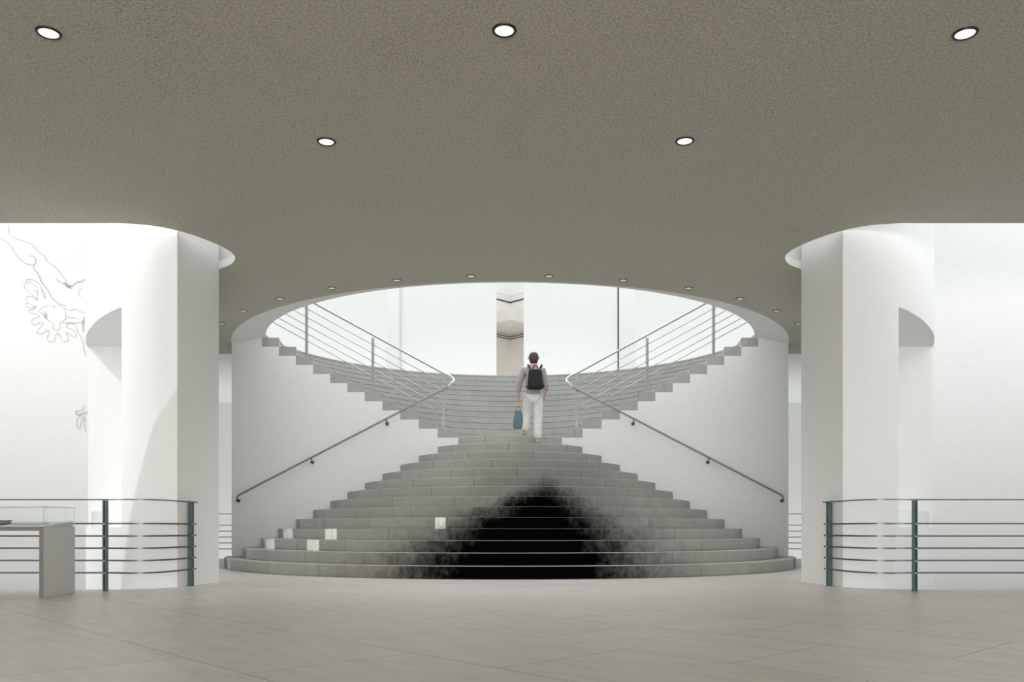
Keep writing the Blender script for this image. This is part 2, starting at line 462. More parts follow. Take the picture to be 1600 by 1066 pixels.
# ------------------------------------------------------------------ towers in the light wells
T1 = [(-3.755, 9.675), (-4.12, 9.76), (-4.52, 9.98)]                     # from the cut edge round to the notch
T2 = [(-4.52, 9.98), (-4.97, 10.44), (-5.37, 10.98), (-5.66, 11.45), (-5.86, 11.85), (-5.985, 12.16)]
T3 = [(-5.985, 12.16), (-6.03, 12.50), (-5.85, 13.10), (-5.30, 13.50), (-4.76, 13.53)]
allT = curve(T1 + T2[1:] + T3[1:], 8)
n1 = 8 * (len(T1) - 1); n2 = n1 + 8 * (len(T2) - 1)
def tower(s, name):
    side = [(-4.05, 11.9), (-3.60, 10.60)]
    A = allT + side
    B = allT[:n1 + 1] + [(-4.52, 12.16)] + allT[n2:] + side
    mb = MB()
    mb.prism(mir(A, s), -4.2, .68); mb.prism(mir(B, s), .68, 3.24); mb.prism(mir(A, s), 3.24, 9.0)
    o = mb.build(name, M['white'], smooth=True); struct(o)
    # low glass guard on the ledge of the notch
    g = empty('glass_guard', (s * -5.1, 10.6, .68))
    cen = Vector((-4.0, 12.4))
    def inset(p, d):
        v = Vector(p) - cen; v = v * (1 - d / v.length) + cen; return (s * v.x - g.location.x, v.y - g.location.y)
    run = allT[n1:n2 - 6]
    p0 = [inset(p, .07) for p in run]; p1 = [inset(p, .082) for p in run]
    MB().strip(p0, p1, 0, .205).build('pane', M['glass'], g, smooth=True)
    x, y = p0[0]
    MB().box(x - .017 - .017 * s, x + .017 - .017 * s, y - .02, y + .02, 0, .215).build('clamp_post', M['green'], g)
    return g
g = tower(1, 'wall_tower_left'); tag(g, 'low glass guard on the ledge of the brighter white tower, beside the wall drawing', 'glass guard', 'glass guards on the tower ledges')
g = tower(-1, 'wall_tower_right'); tag(g, 'low glass guard on the ledge of the shaded white tower at the right', 'glass guard', 'glass guards on the tower ledges')

# ------------------------------------------------------------------ outer walls
ZT = 9.5
def wallbox(name, *a, m='white'):
    return struct(MB().box(*a).build(name, M[m]))
wallbox('wall_left_well', -14.2, -4.85, 13.9, 14.1, -4.2, ZT)
wallbox('wall_right_well', 4.85, 14.2, 13.9, 14.1, -4.2, ZT)
wallbox('wall_left', -14.4, -14.2, -9, 9.2, -4.2, ZU, m='concrete')
wallbox('wall_right', 14.2, 14.4, -9, 9.2, -4.2, ZU, m='concrete')
wallbox('wall_left_outer', -14.4, -14.2, 9.2, 30, -4.2, ZT)
wallbox('wall_right_outer', 14.2, 14.4, 9.2, 30, -4.2, ZT)
wallbox('floor_well_left', -14.2, -3.6, 9.2, 14, -4.4, -4.2, m='concrete')
wallbox('floor_well_right', 3.6, 14.2, 9.2, 14, -4.4, -4.2, m='concrete')
wallbox('wall_well_front_left', -14.2, -3.6, 9.0, 9.2, -4.2, -.45, m='concrete')
wallbox('wall_well_front_right', 3.6, 14.2, 9.0, 9.2, -4.2, -.45, m='concrete')
# behind the drum: a second pair of wells, seen only as slivers
wallbox('wall_back_low_left', -14.2, -4.6, 23.0, 23.2, -4.2, ZU)
wallbox('wall_back_low_right', 4.6, 14.2, 23.0, 23.2, -4.2, ZU)
wallbox('trim_5', -12, -4.9, 20.0, 20.3, 4.33, 4.78)
wallbox('trim_6', 4.9, 12, 20.0, 20.3, 4.33, 4.78)
# upper level walls
yb = 24.0
xs = lambda px, d: (px - 797) * d / F
wallbox('wall_upper_left', xs(629, yb), xs(775.5, yb), yb, yb + .35, ZU, 7.8)
wallbox('wall_upper_right', xs(818.5, yb), xs(965, yb), yb, yb + .35, ZU, 7.8)
wallbox('wall_upper_recess_left', xs(600, 25.2), xs(632, 25.2), 25.2, 25.4, ZU, 8.1)
wallbox('wall_upper_recess_right', xs(962, 25.2), xs(998, 25.2), 25.2, 25.4, ZU, 8.1)
wallbox('wall_upper_side_left', -12, xs(602, 22.5), 22.5, 22.8, ZU, 7.6)
wallbox('wall_upper_side_right', xs(995, 22.5), 12, 22.5, 22.8, ZU, 7.6)
wallbox('trim_7', xs(624, yb), xs(625.3, yb), yb - .02, yb + .1, ZU, 7.8, m='greyp')
wallbox('trim_8', xs(627.6, yb), xs(629, yb), yb - .02, yb + .1, ZU, 7.8, m='greyp')
wallbox('trim_9', xs(965.2, yb), xs(967, yb), yb - .02, yb + .1, ZU, 7.8, m='gap')
# room seen through the narrow slot: two beige walls meeting in a far corner
def vwall(name, m, z0, z1, yc, th, half=1.2, slope=1.0, conc=1):
    mb = MB()
    a = [(-half, yc - conc * half * slope), (0, yc), (half, yc - conc * half * slope)]
    mb.strip(a, [(x, y + th) for x, y in a], z0, z1)
    return struct(mb.build(name, M[m]))
zz = lambda py, d: EYE + (826 - py) * d / F
vwall('wall_corner_back', 'beige', ZU, zz(463, 26.6), 26.6, .15, 1.4)
vwall('wall_corner_top', 'white', zz(463, 26.6), 8.45, 26.58, .15, 1.4)
vwall('trim_10', 'gap', zz(473.2, 26.55), zz(471.6, 26.55), 26.57, .04, 1.3)
vwall('trim_11', 'gap', zz(526.8, 26.55), zz(526.0, 26.55), 26.57, .04, 1.3)
vwall('trim_12', 'gap', zz(530.4, 26.55), zz(529.6, 26.55), 26.57, .04, 1.3)
zb = zz(499.4, 24.6)
mb = MB(); mb.prism([(0, 24.6), (1.0, 25.55), (0, 26.5), (-1.0, 25.55)], zb, zb + .35)
struct(mb.build('ceiling_corner', M['beige_dark']))

# ------------------------------------------------------------------ recessed lights
def downlight(scale, lamp, trim=None):
    r = empty('ceiling_downlight')
    k = scale
    MB().lathe([(.0635 * k, -.001), (.0645 * k, -.007), (.068 * k, -.010), (.080 * k, -.008), (.083 * k, .0)]).build('trim_ring', trim or M['black'], r, smooth=True)
    MB().lathe([(.0001, -.0015), (.03 * k, -.002), (.055 * k, -.003), (.0645 * k, -.0045)]).build('lens', lamp, r, smooth=True)
    return r
def dup(o, loc, label, group):
    r = o.copy(); COL.objects.link(r); r.location = loc
    for ch in list(o.children):
        c = ch.copy(); COL.objects.link(c); c.parent = r
    tag(r, label, 'ceiling light', group); return r
big = downlight(1.0, M['lamp'])
spots = [((76, 51), 'large lit round downlight at the left end of the nearest row of three'),
         ((788, 47), 'large lit round downlight in the middle of the nearest row of three'),
         ((1508, 52), 'large lit round downlight at the right end of the nearest row of three'),
         ((510, 221), 'large lit round downlight in the second row, the left one of two'),
         ((1070, 220), 'large lit round downlight in the second row, the right one of two')]
for i, ((px, py), lab) in enumerate(spots):
    d = (ZC - EYE) * F / (826 - py); l = ((px - 797) * d / F, d, ZC)
    if i == 0: big.location = l; tag(big, lab, 'ceiling light', 'large downlights in the hall ceiling')
    else: dup(big, l, lab, 'large downlights in the hall ceiling')
small = downlight(.74, M['lampdim'], M['grey_trim'])
ordn = ['nearest the centre', 'second from the centre', 'third from the centre', 'fourth from the centre', 'fifth from the centre', 'outermost, beside the tower,']
n = 0
for s, side in ((-1, 'left'), (1, 'right')):
    for k in range(6):
        a = math.radians(5.4 + 10.75 * k); rr = 33.3 * R_
        l = (s * rr * sin(a), D0 - rr * cos(a), ZC)
        lab = 'small round downlight along the oval opening rim, %s on the %s half' % (ordn[k], side)
        if n == 0: small.location = l; tag(small, lab, 'ceiling light', 'small downlights around the oval opening')
        else: dup(small, l, lab, 'small downlights around the oval opening')
        n += 1

# ------------------------------------------------------------------ railings of the light wells
HR = [.967, .715, .583, .455, .325, .195]
def well_rail(s, label):
    path = curve([(-13.5, 9.06), (-8, 9.06), (-5.2, 9.06), (-4.27, 9.05), (-4.02, 9.0), (-3.84, 9.03), (-3.73, 9.2), (-3.685, 9.5), (-3.66, 9.99)], 7)
    path = mir(path, s)
    r = empty('well_railing', (s * -4.27, 9.06, 0))
    def L(p): return (p[0] - r.location.x, p[1] - r.location.y)
    pp = [L(p) for p in path]
    MB().flat([(x, y, HR[0]) for x, y in pp], .021, .006).build('top_rail', M['rail'], r)
    for z in HR[1:]:
        MB().flat([(x, y, z) for x, y in pp], .006, .0085).build('rail', M['rail'], r)
    for (x, y, rot) in ((-4.275, 9.06, 0), (-3.684, 9.90, 80), (-7.6, 9.06, 0), (-10.9, 9.06, 0)):
        x, y = L((s * x, y))
        mt = Matrix.Translation((x, y, HR[0] / 2 - .004)) @ Matrix.Rotation(math.radians(rot * s), 4, 'Z')
        mb = MB()
        for dx in (-.014, .014):                       # a post is a pair of flat bars with a spacer
            mb.obox(mt @ Matrix.Translation((dx, 0, 0)), .012, .052, HR[0] - .008)
        mb.obox(mt @ Matrix.Translation((0, .012, 0)), .018, .012, HR[0] - .1)
        po = mb.build('post', M['green'], r)
        for z in HR[1:]:
            MB().obox(mt @ Matrix.Translation((0, -.028, z - HR[0] / 2)), .018, .010, .012).build('bolt', M['bright'], po)
    return tag(r, label, 'railing', 'railings along the light wells')
well_rail(1, 'grey-green steel railing with five bars at the left well, behind the glass display table')
well_rail(-1, 'grey-green steel railing with five bars at the right well, nothing standing before it')
def far_rail(s, label):
    r = empty('far_railing', (s * -6.3, 18.8, 0))
    MB().box(-1.3, 1.3, -.02, .02, .975, .99).build('top_rail', M['rail'], r)
    for z in (.735, .605, .475, .345, .215):
        MB().box(-1.3, 1.3, -.007, .007, z - .008, z + .008).build('rail', M['rail'], r)
    for x in (-1.28, 1.28):
        MB().box(x - .02, x + .02, -.025, .025, 0, .974).build('post', M['green'], r)
    return tag(r, label, 'railing', 'railings far behind the stair wall')
far_rail(1, 'thin far railing glimpsed in the gap between left tower and stair wall')
far_rail(-1, 'thin far railing glimpsed in the gap between right tower and stair wall')

# ------------------------------------------------------------------ stair balustrades and handrails
def balustrade(s, label):
    r = empty('stair_railing', (s * -7.3 * R_, WY + .13, 15 * R_))
    o = r.location
    def L(x, y, z): return (s * x - o.x, y - o.y, z - o.z)
    px = {15: -7.38, 19: -15.2, 23: -22.55, 27: -29.5}
    yp = WY + .13
    sl = (27 - 15) / (px[27] - px[15])                  # risers per riser-length, negative
    def base(x): return 15 + (x - px[15]) * sl
    for k in (15, 19, 23, 27):
        x = px[k] * R_
        mb = MB(); a = L(x, yp, k * R_)
        for dx in (-.017, .017): mb.box(a[0] + dx - .006, a[0] + dx + .006, a[1] - .024, a[1] + .024, a[2], a[2] + 6.18 * R_)
        mb.box(a[0] - .012, a[0] + .012, a[1] - .008, a[1] + .008, a[2] + .05, a[2] + 6.1 * R_)
        mb.build('post', M['lightrail'], r)
    for hgt in (5.15, 4.2, 3.3, 2.42, 1.62):
        p = [L(x * R_, yp - .03, (base(x) + hgt) * R_) for x in (px[27], px[15])]
        MB().tube(p, .0085, 8).build('rail', M['lightrail'], r)
    # top rail, curling round the newel into the wall handrail
    zt = lambda x: (base(x) + 6.22) * R_
    yh = WY - .085
    zh = lambda x: (7.55 + (x + 29.9) * .5175) * R_
    top = [(px[27] * R_, yp, zt(px[27])), (px[19] * R_, yp, zt(px[19])), (px[15] * R_, yp, zt(px[15]))]
    MB().tube([L(*p) for p in top], .0185, 12).build('top_rail', M['lightrail'], r, smooth=True)
    curl = curve([(px[15] * R_, yp, zt(px[15])), (-6.85 * R_, yp - .005, 21.02 * R_), (-6.35 * R_, yp - .05, 20.62 * R_), (-6.2 * R_, (yp + yh) / 2, 20.25 * R_), (-6.35 * R_, yh + .03, 20.02 * R_), (-6.8 * R_, yh, zh(-6.8))], 6)
    MB().tube([L(*p) for p in curl], .019, 12).build('curled_end', M['bright'], r, smooth=True)
    hand = [(-6.8 * R_, yh, zh(-6.8)), (-18 * R_, yh, zh(-18)), (-29.7 * R_, yh, zh(-29.7)), (-29.9 * R_, yh, zh(-29.9) - .03)]
    MB().tube([L(*p) for p in hand], .0165, 12).build('handrail', M['handrail'], r, smooth=True)
    for x in (-13.5, -21.7, -29.85):
        z = zh(x)
        mb = MB()
        mb.tube([L(x * R_, yh, z - .01), L(x * R_, yh, z - .065), L(x * R_, yh + .03, z - .085), L(x * R_, WY - .012, z - .085)], .010, 8)
        mb.tube([L(x * R_, WY - .014, z - .085), L(x * R_, WY - .001, z - .085)], .030, 16)
        mb.tube([L(x * R_, yh - .006, z - .085), L(x * R_, yh + .03, z - .085)], .022, 12)
        mb.build('bracket', M['bracket'], r, smooth=True)
    return tag(r, label, 'stair railing', 'stair railings')
balustrade(1, 'steel stair railing and wall handrail on the left arm of the staircase')
balustrade(-1, 'steel stair railing and wall handrail on the right arm of the staircase')

# ------------------------------------------------------------------ display table with glass case
tb = empty('display_table', (-4.48, 8.23, 0))
tag(tb, 'low white display table with beige edges and glass case at left railing', 'display table')
TZ = .682
xe = -4.479 - tb.location.x; xi = xe - .040; xf = -2.6; dp = .60
MB().box(xi + .004, xe, .004, dp, 0, TZ).build('side_panel', M['table'], tb, bevel=.001)
MB().box(xf, xi + .004, .004, dp, TZ - .042, TZ).build('tabletop', M['table'], tb, bevel=.001)
mb = MB(); mb.box(xi, xe - .001, 0, .004, 0, TZ - .001); mb.box(xf, xi, 0, .004, TZ - .042, TZ - .001)
mb.build('edge_band', M['edge'], tb)
MB().box(xf, xf + .04, .004, dp, 0, TZ - .042).build('side_panel', M['table'], tb)
mb = MB()                                            # sloping bed of the case
w0, w1, y0, y1 = xf + .03, xe - .012, .02, dp - .02
vs = [mb.bm.verts.new(p) for p in ((w0, y0, TZ), (w1, y0, TZ), (w1, y1, TZ), (w0, y1, TZ), (w0, y0, TZ + .004), (w1, y0, TZ + .004), (w1, y1, TZ + .052), (w0, y1, TZ + .052))]
for f in ((3, 2, 1, 0), (4, 5, 6, 7), (0, 1, 5, 4), (1, 2, 6, 5), (2, 3, 7, 6), (3, 0, 4, 7)): mb.bm.faces.new([vs[i] for i in f])
mb.build('sloping_bed', M['table'], tb)
gl = MB(); gw0, gw1, gy0, gy1, gz = xf + .01, xe - .004, .008, dp - .008, TZ + .190
gl.box(gw0, gw1, gy0, gy0 + .004, TZ, gz); gl.box(gw0, gw1, gy1 - .004, gy1, TZ, gz)
gl.box(gw1 - .004, gw1, gy0 + .004, gy1 - .004, TZ, gz); gl.box(gw0, gw0 + .004, gy0 + .004, gy1 - .004, TZ, gz)
gl.box(gw0, gw1, gy0, gy1, gz, gz + .004)
gc = gl.build('glass_case', M['glass'], tb)
eb = MB(); t = .0022
for (ya) in (gy0, gy1):
    eb.box(gw0, gw1, ya - t, ya + t, gz + .002, gz + .0062)
    for xa in (gw0, gw1): eb.box(xa - t, xa + t, ya - t, ya + t, TZ, gz + .006)
for xa in (gw0, gw1): eb.box(xa - t, xa + t, gy0, gy1, gz + .002, gz + .0062)
eb.build('glass_edge', M['glass_edge'], gc)
bt = math.atan2(.048, dp - .04)
bk = empty('book', (-5.12, 8.44, TZ + .024)); bk.rotation_euler = (bt, 0, 0)
tag(bk, 'dark grey book lying inside the glass case at the photo edge', 'book')
MB().box(-.20, .17, -.10, .10, .0015, .005).build('cover', M['book'], bk)
MB().box(-.19, .155, -.095, .095, .005, .026).build('pages', M['paper'], bk)
MB().box(-.20, .17, -.10, .10, .026, .031).build('cover', M['book'], bk)
pa = MB()
pa.prism([(.17 * cos(a), .13 * sin(a)) for a in [2 * PI * i / 32 for i in range(32)]], .0012, .0035)
pa = pa.build('paper_sheet', M['paper'], loc=(-4.75, 8.50, TZ + .0283)); pa.rotation_euler = (bt, 0, 0)
tag(pa, 'flat grey oval sheet on the white bed of the glass case', 'paper')

# ------------------------------------------------------------------ line drawing on the left wall
S = 1020 / 220.0
LINES = [
 (1.0, [(62, 100), (62, 150), (80, 180), (130, 203), (185, 220), (235, 245), (270, 285), (315, 320), (345, 365), (395, 400), (435, 445), (465, 485), (482, 520)]),
 (1.0, [(0, 195), (40, 220), (80, 255), (105, 300), (140, 345), (185, 378), (235, 390)]),
 (1.2, [(215, 325), (240, 325), (256, 345), (255, 375), (240, 395), (250, 425)]),
 (1.7, [(250, 425), (280, 465), (300, 515), (345, 575), (375, 625), (420, 665), (475, 688)]),
 (1.0, [(0, 115), (20, 130)]),
 (1.6, [(405, 485), (430, 510), (470, 530), (500, 545), (530, 535), (560, 512), (590, 508), (615, 492)]),
 (2.6, [(465, 515), (480, 535), (515, 545)]), (1.6, [(475, 545), (520, 560)]), (1.4, [(482, 520), (500, 535)]),
 (.9, [(590, 560), (570, 570), (568, 600), (585, 625)]),
 (1.0, [(190, 495), (235, 495), (275, 520), (300, 560), (310, 610), (330, 640)]),
 (1.0, [(190, 495), (185, 525), (172, 535), (185, 565), (215, 590), (245, 615), (270, 640)]),
 (.9, [(195, 510), (235, 525), (265, 560), (275, 600)]), (.9, [(240, 570), (265, 590), (275, 640)]), (.9, [(305, 570), (325, 600), (325, 625)]),
 (1.0, [(270, 655), (245, 625), (205, 615), (185, 630), (200, 660), (240, 685), (262, 690)]),
 (1.0, [(200, 660), (185, 680), (205, 697), (250, 695), (262, 690), (240, 710), (212, 715), (210, 735), (235, 740), (275, 748), (278, 765), (240, 780), (228, 805), (240, 825), (270, 815), (302, 805), (305, 825), (275, 860), (268, 880), (290, 890), (315, 880), (345, 858), (352, 880), (342, 915), (348, 940), (372, 948), (395, 935), (402, 900), (415, 880), (430, 895), (445, 930), (470, 945), (492, 935), (490, 905), (475, 882), (490, 878), (520, 900), (540, 912), (550, 895), (535, 865), (500, 848), (480, 840), (490, 815), (520, 808), (550, 835), (560, 870), (590, 920), (603, 960), (605, 990), (622, 1060)]),
 (1.0, [(335, 690), (300, 700), (285, 730), (310, 745), (335, 780), (370, 805), (385, 825), (385, 850), (410, 862), (430, 845), (432, 815), (470, 780), (475, 735), (462, 705), (430, 685)]),
 (1.6, [(315, 730), (330, 735), (338, 775), (325, 768), (318, 740)]), (1.4, [(330, 740), (336, 765)]),
 (1.0, [(335, 680), (340, 690)]), (1.0, [(350, 682), (365, 680)]), (1.0, [(380, 680), (395, 700)]), (1.0, [(385, 700), (400, 682)]), (1.0, [(412, 685), (425, 680)]),
 (1.0, [(475, 700), (505, 720), (540, 705), (570, 722), (615, 740)]), (.9, [(480, 768), (530, 770), (570, 778)]), (1.0, [(455, 805), (500, 810), (560, 805), (610, 802)]),
 (2.2, [(610, 765), (598, 800), (600, 850), (603, 875)]), (1.0, [(612, 790), (604, 830)]),
]
LINES2 = [(.9, [(445, 1015 + 0), (440, 1035), (400, 1045), (410, 1060), (452, 1053)])]
dw = MB(); DY = 13.888
def ribbon(pts, wpx):
    p = curve([(x, y, 0) for x, y in pts], 4) if len(pts) > 2 else [(x, y, 0) for x, y in pts]
    W = [Vector(((x - 797) * DY / F, DY, EYE + (826 - y) * DY / F)) for x, y, _ in p]
    hw = wpx * .5 * DY / F
    A = []
    for i, q in enumerate(W):
        t = (W[min(i + 1, len(W) - 1)] - W[max(0, i - 1)]).normalized(); nn = Vector((-t.z, 0, t.x)) * hw
        A.append([dw.bm.verts.new(q + nn + Vector((0, dy, 0))) for dy in (0, .004)] + [dw.bm.verts.new(q - nn + Vector((0, dy, 0))) for dy in (.004, 0)])
    for a, b in zip(A, A[1:]):
        for k in range(4): dw.bm.faces.new((a[k], a[(k + 1) % 4], b[(k + 1) % 4], b[k]))
for w, pts in LINES: ribbon([(x / S, 330 + y / S) for x, y in pts], w * .54)
S2 = 1332 / 400.0
for pts in ([(437, 1008), (432, 1030), (395, 1042), (405, 1060), (455, 1050)],):
    ribbon([(x / S2, 330 + y / S2) for x, y in pts], .6)
for pts in ([(395, 5), (405, 30), (430, 15), (450, 12)], [(420, 30), (402, 50), (400, 85), (412, 98), (420, 75), (430, 45), (442, 40), (438, 70), (446, 115)]):
    ribbon([(x / S2, 640 + y / S2) for x, y in pts], .6)
tag(dw.build('wall_drawing', M['ink']), 'large thin brown line drawing on the white wall of the left well', 'drawing')

# ------------------------------------------------------------------ person on the stairs
def skin(verts, edges, radii, sub=2, root=0):
    me = bpy.data.meshes.new('tmp'); me.from_pydata([Vector(v) for v in verts], edges, [])
    o = bpy.data.objects.new('tmp', me); COL.objects.link(o)
    md = o.modifiers.new('skin', 'SKIN'); md.use_smooth_shade = True
    sv = me.skin_vertices[0].data
    for i, r in enumerate(radii):
        sv[i].radius = (r, r) if not isinstance(r, tuple) else r
        sv[i].use_root = (i == root)
    ss = o.modifiers.new('sub', 'SUBSURF'); ss.levels = sub; ss.render_levels = sub
    dg = bpy.context.evaluated_depsgraph_get(); dg.update()
    out = bpy.data.meshes.new_from_object(o.evaluated_get(dg))
    bpy.data.objects.remove(o); bpy.data.meshes.remove(me)
    return out
def join(meshes, name, m, parent):
    bm = bmesh.new()
    for me in meshes: bm.from_mesh(me); bpy.data.meshes.remove(me)
    me = bpy.data.meshes.new(name); bm.to_mesh(me); bm.free()
    me.materials.clear(); me.materials.append(m)
    for p in me.polygons: p.use_smooth = True; p.material_index = 0
    o = bpy.data.objects.new(name, me); COL.objects.link(o); o.parent = parent
    return o
def chain(pts, radii, **k): return skin(pts, [(i, i + 1) for i in range(len(pts) - 1)], radii, **k)

PX, PY, PZ = .41, 15.12, 13 * R_
pr = empty('person', (PX, PY, PZ))
tag(pr, 'person climbing the stairs seen from behind, grey shirt, white trousers, carrying a bag', 'person')
# local frame: x right, y away from the camera, z up from the lower step; upper step is .165 higher
H = dict(pel=(0, .05, .86), wa=(0, .07, 1.02), ch=(0, .10, 1.22), sh=(0, .115, 1.345), nk=(.005, .125, 1.42), h0=(.01, .145, 1.49), h1=(.01, .155, 1.555), h2=(.01, .145, 1.61),
         hl=(-.085, .055, .82), kl=(-.12, .17, .56), al=(-.15, .10, .245), tl=(-.155, .25, .195),
         hr=(.085, .045, .82), kr=(.085, .03, .46), ar=(.07, -.09, .085), tr=(.075, .05, .03),
         sl=(-.165, .105, 1.325), el=(-.255, .09, 1.06), wl=(-.265, .11, .82), pl=(-.265, .12, .76),
         sr=(.165, .105, 1.325), er=(.225, .12, 1.06), wr=(.20, .27, .89), pr=(.195, .32, .87))
names = list(H); ix = {k: i for i, k in enumerate(names)}
E = [('pel', 'wa'), ('wa', 'ch'), ('ch', 'sh'), ('sh', 'nk'), ('nk', 'h0'), ('h0', 'h1'), ('h1', 'h2'), ('pel', 'hl'), ('hl', 'kl'), ('kl', 'al'), ('al', 'tl'), ('pel', 'hr'), ('hr', 'kr'), ('kr', 'ar'), ('ar', 'tr'),
     ('sh', 'sl'), ('sl', 'el'), ('el', 'wl'), ('wl', 'pl'), ('sh', 'sr'), ('sr', 'er'), ('er', 'wr'), ('wr', 'pr')]
RB = dict(pel=.085, wa=.085, ch=.10, sh=.075, nk=.05, h0=.072, h1=.088, h2=.06, hl=.07, kl=.05, al=.036, tl=.030, hr=.07, kr=.055, ar=.036, tr=.030, sl=.052, el=.038, wl=.026, pl=.030, sr=.052, er=.038, wr=.026, pr=.030)
parts = [skin([H[k] for k in names], [(ix[a], ix[b]) for a, b in E], [RB[k] for k in names])]
def hand(c, fwd, side, curlv, thumb):
    """five finger chains rooted in the palm"""
    c, fwd, side, curlv = map(Vector, (c, fwd, side, curlv)); out = []
    for j, ln in ((-1.5, .060), (-.5, .072), (.5, .068), (1.5, .052)):
        b = c + side * (j * .015)
        p = [b, b + fwd * ln * .55, b + fwd * ln * .8 + curlv * ln * .35, b + fwd * ln * .62 + curlv * ln * .75]
        out.append(chain([tuple(q) for q in p], [.009, .0085, .008, .007], sub=1))
    b = c - fwd * .02 + side * (thumb * .022)
    p = [b, b + side * (thumb * .02) + fwd * .025, b + side * (thumb * .018) + fwd * .045 + curlv * .02]
    out.append(chain([tuple(q) for q in p], [.010, .0095, .008], sub=1))
    return out
parts += hand((-.265, .122, .735), (0, 0, -1), (0, 1, 0), (1, 0, 0), 1)
parts += hand((.193, .345, .866), (0, 1, -.2), (1, 0, 0), (0, 0, -1), -1)
# nose and ears
parts += [chain([(.01, .235, 1.565), (.01, .262, 1.535), (.01, .245, 1.522)], [.010, .014, .010], sub=1)]
for sx in (-1, 1): parts += [chain([(.01 + sx * .086, .15, 1.575), (.01 + sx * .097, .145, 1.555), (.01 + sx * .088, .152, 1.525)], [.007, .010, .006], sub=1)]
join(parts, 'body', M['skin'], pr)
join([chain([(.008, .098, 1.435), (.01, .115, 1.50), (.01, .13, 1.56), (.01, .145, 1.61), (.01, .19, 1.635)], [.058, .084, .098, .088, .05])], 'hair', M['hair'], pr)
# shirt with sleeves
sv = ['pel', 'wa', 'ch', 'sh', 'nk', 'sl', 'el', 'wl', 'sr', 'er', 'wr']; si = {k: i for i, k in enumerate(sv)}
SP = dict(H); SP['pel'] = (0, .05, .80); SP['nk'] = (.003, .12, 1.395); SP['wl'] = (-.262, .10, .93); SP['wr'] = (.215, .19, .975)
SR = dict(pel=(.15, .125), wa=(.138, .112), ch=(.152, .122), sh=.095, nk=.06, sl=.072, el=.056, wl=.05, sr=.072, er=.056, wr=.05)
join([skin([SP[k] for k in sv], [(si[a], si[b]) for a, b in E if a in si and b in si], [SR[k] for k in sv], root=0)], 'shirt', M['shirt'], pr)
# trousers
tv = ['pel', 'hl', 'kl', 'al', 'hr', 'kr', 'ar']; ti = {k: i for i, k in enumerate(tv)}
TP = dict(H); TP['pel'] = (0, .05, .88); TP['al'] = (-.148, .11, .235); TP['ar'] = (.07, -.075, .075)
TRR = dict(pel=(.135, .118), hl=.105, kl=.083, al=.078, hr=.105, kr=.083, ar=.078)
join([skin([TP[k] for k in tv], [(ti[a], ti[b]) for a, b in E if a in ti and b in ti], [TRR[k] for k in tv])], 'trousers', M['trousers'], pr)
for pts in ([(-.15, .075, .212), (-.15, .15, .205), (-.155, .25, .198), (-.155, .30, .196)], [(.07, -.125, .047), (.072, -.04, .04), (.075, .055, .033), (.075, .10, .031)]):
    join([chain(pts, [.040, .042, .034, .022])], 'shoe', M['shoe'], pr)
# backpack
bp = empty('backpack', (PX + .03, PY - .115, PZ + .93))
tag(bp, 'small black backpack worn on the back of the climbing person', 'backpack')
mb = MB(); bmesh.ops.create_cube(mb.bm, size=1)
bmesh.ops.scale(mb.bm, vec=(.29, .13, .36), verts=mb.bm.verts); bmesh.ops.translate(mb.bm, vec=(0, 0, .20), verts=mb.bm.verts)
for v in mb.bm.verts:
    if v.co.z > .2: v.co.x *= .78
    if v.co.y > 0: v.co.y += .02
pk = mb.build('pouch', M['pack'], bp); b_ = pk.modifiers.new('b', 'BEVEL'); b_.width = .05; b_.segments = 4; shade(pk, 80)
MB().tube([(-.05, -.02, .37), (-.02, -.03, .43), (.03, -.03, .43), (.05, -.02, .37)], .010, 8).build('grab_loop', M['pack'], bp, smooth=True)
mb = MB(); bmesh.ops.create_cube(mb.bm, size=1); bmesh.ops.scale(mb.bm, vec=(.22, .05, .16), verts=mb.bm.verts); bmesh.ops.translate(mb.bm, vec=(0, -.075, .13), verts=mb.bm.verts)
fp = mb.build('front_pocket', M['pack'], bp); b_ = fp.modifiers.new('b', 'BEVEL'); b_.width = .02; b_.segments = 3
for sx in (-1, 1):
    MB().tube(curve([(sx * .08, .05, .36), (sx * .115, .13, .475), (sx * .12, .255, .46), (sx * .13, .335, .36), (sx * .145, .30, .2), (sx * .15, .17, .10), (sx * .12, .05, .06)], 5), .016, 8).build('shoulder_strap', M['pack'], bp, smooth=True)
# carried bag
cb = empty('tote_bag', (PX - .265, PY + .12, PZ + .29))
tag(cb, 'blue-grey cloth bag hanging from the left hand of the climbing person', 'bag')
mb = MB(); rows = []
for z, hx, hy in ((0, .075, .035), (.03, .092, .052), (.15, .088, .05), (.27, .065, .03), (.32, .05, .018)):
    rows.append([mb.bm.verts.new((hx * math.copysign(abs(cos(a)) ** .6, cos(a)), hy * math.copysign(abs(sin(a)) ** .6, sin(a)), z)) for a in [2 * PI * i / 24 for i in range(24)]])
for a, b in zip(rows, rows[1:]):
    for k in range(24): mb.bm.faces.new((a[k], a[(k + 1) % 24], b[(k + 1) % 24], b[k]))
mb.bm.faces.new(rows[0][::-1]); mb.bm.faces.new(rows[-1])
mb.build('sack', M['bag'], cb, smooth=True)
for sy in (-1, 1):
    MB().tube(curve([(-.04, sy * .014, .31), (-.02, sy * .012, .37), (.012, sy * .006, .408), (.03, sy * .010, .37), (.04, sy * .014, .31)], 5), .006, 6).build('handle', M['bag'], cb, smooth=True)

# ------------------------------------------------------------------ hall shell behind the camera
wallbox('wall_behind', -14.2, 14.2, -9.2, -9, 2.9, ZC)

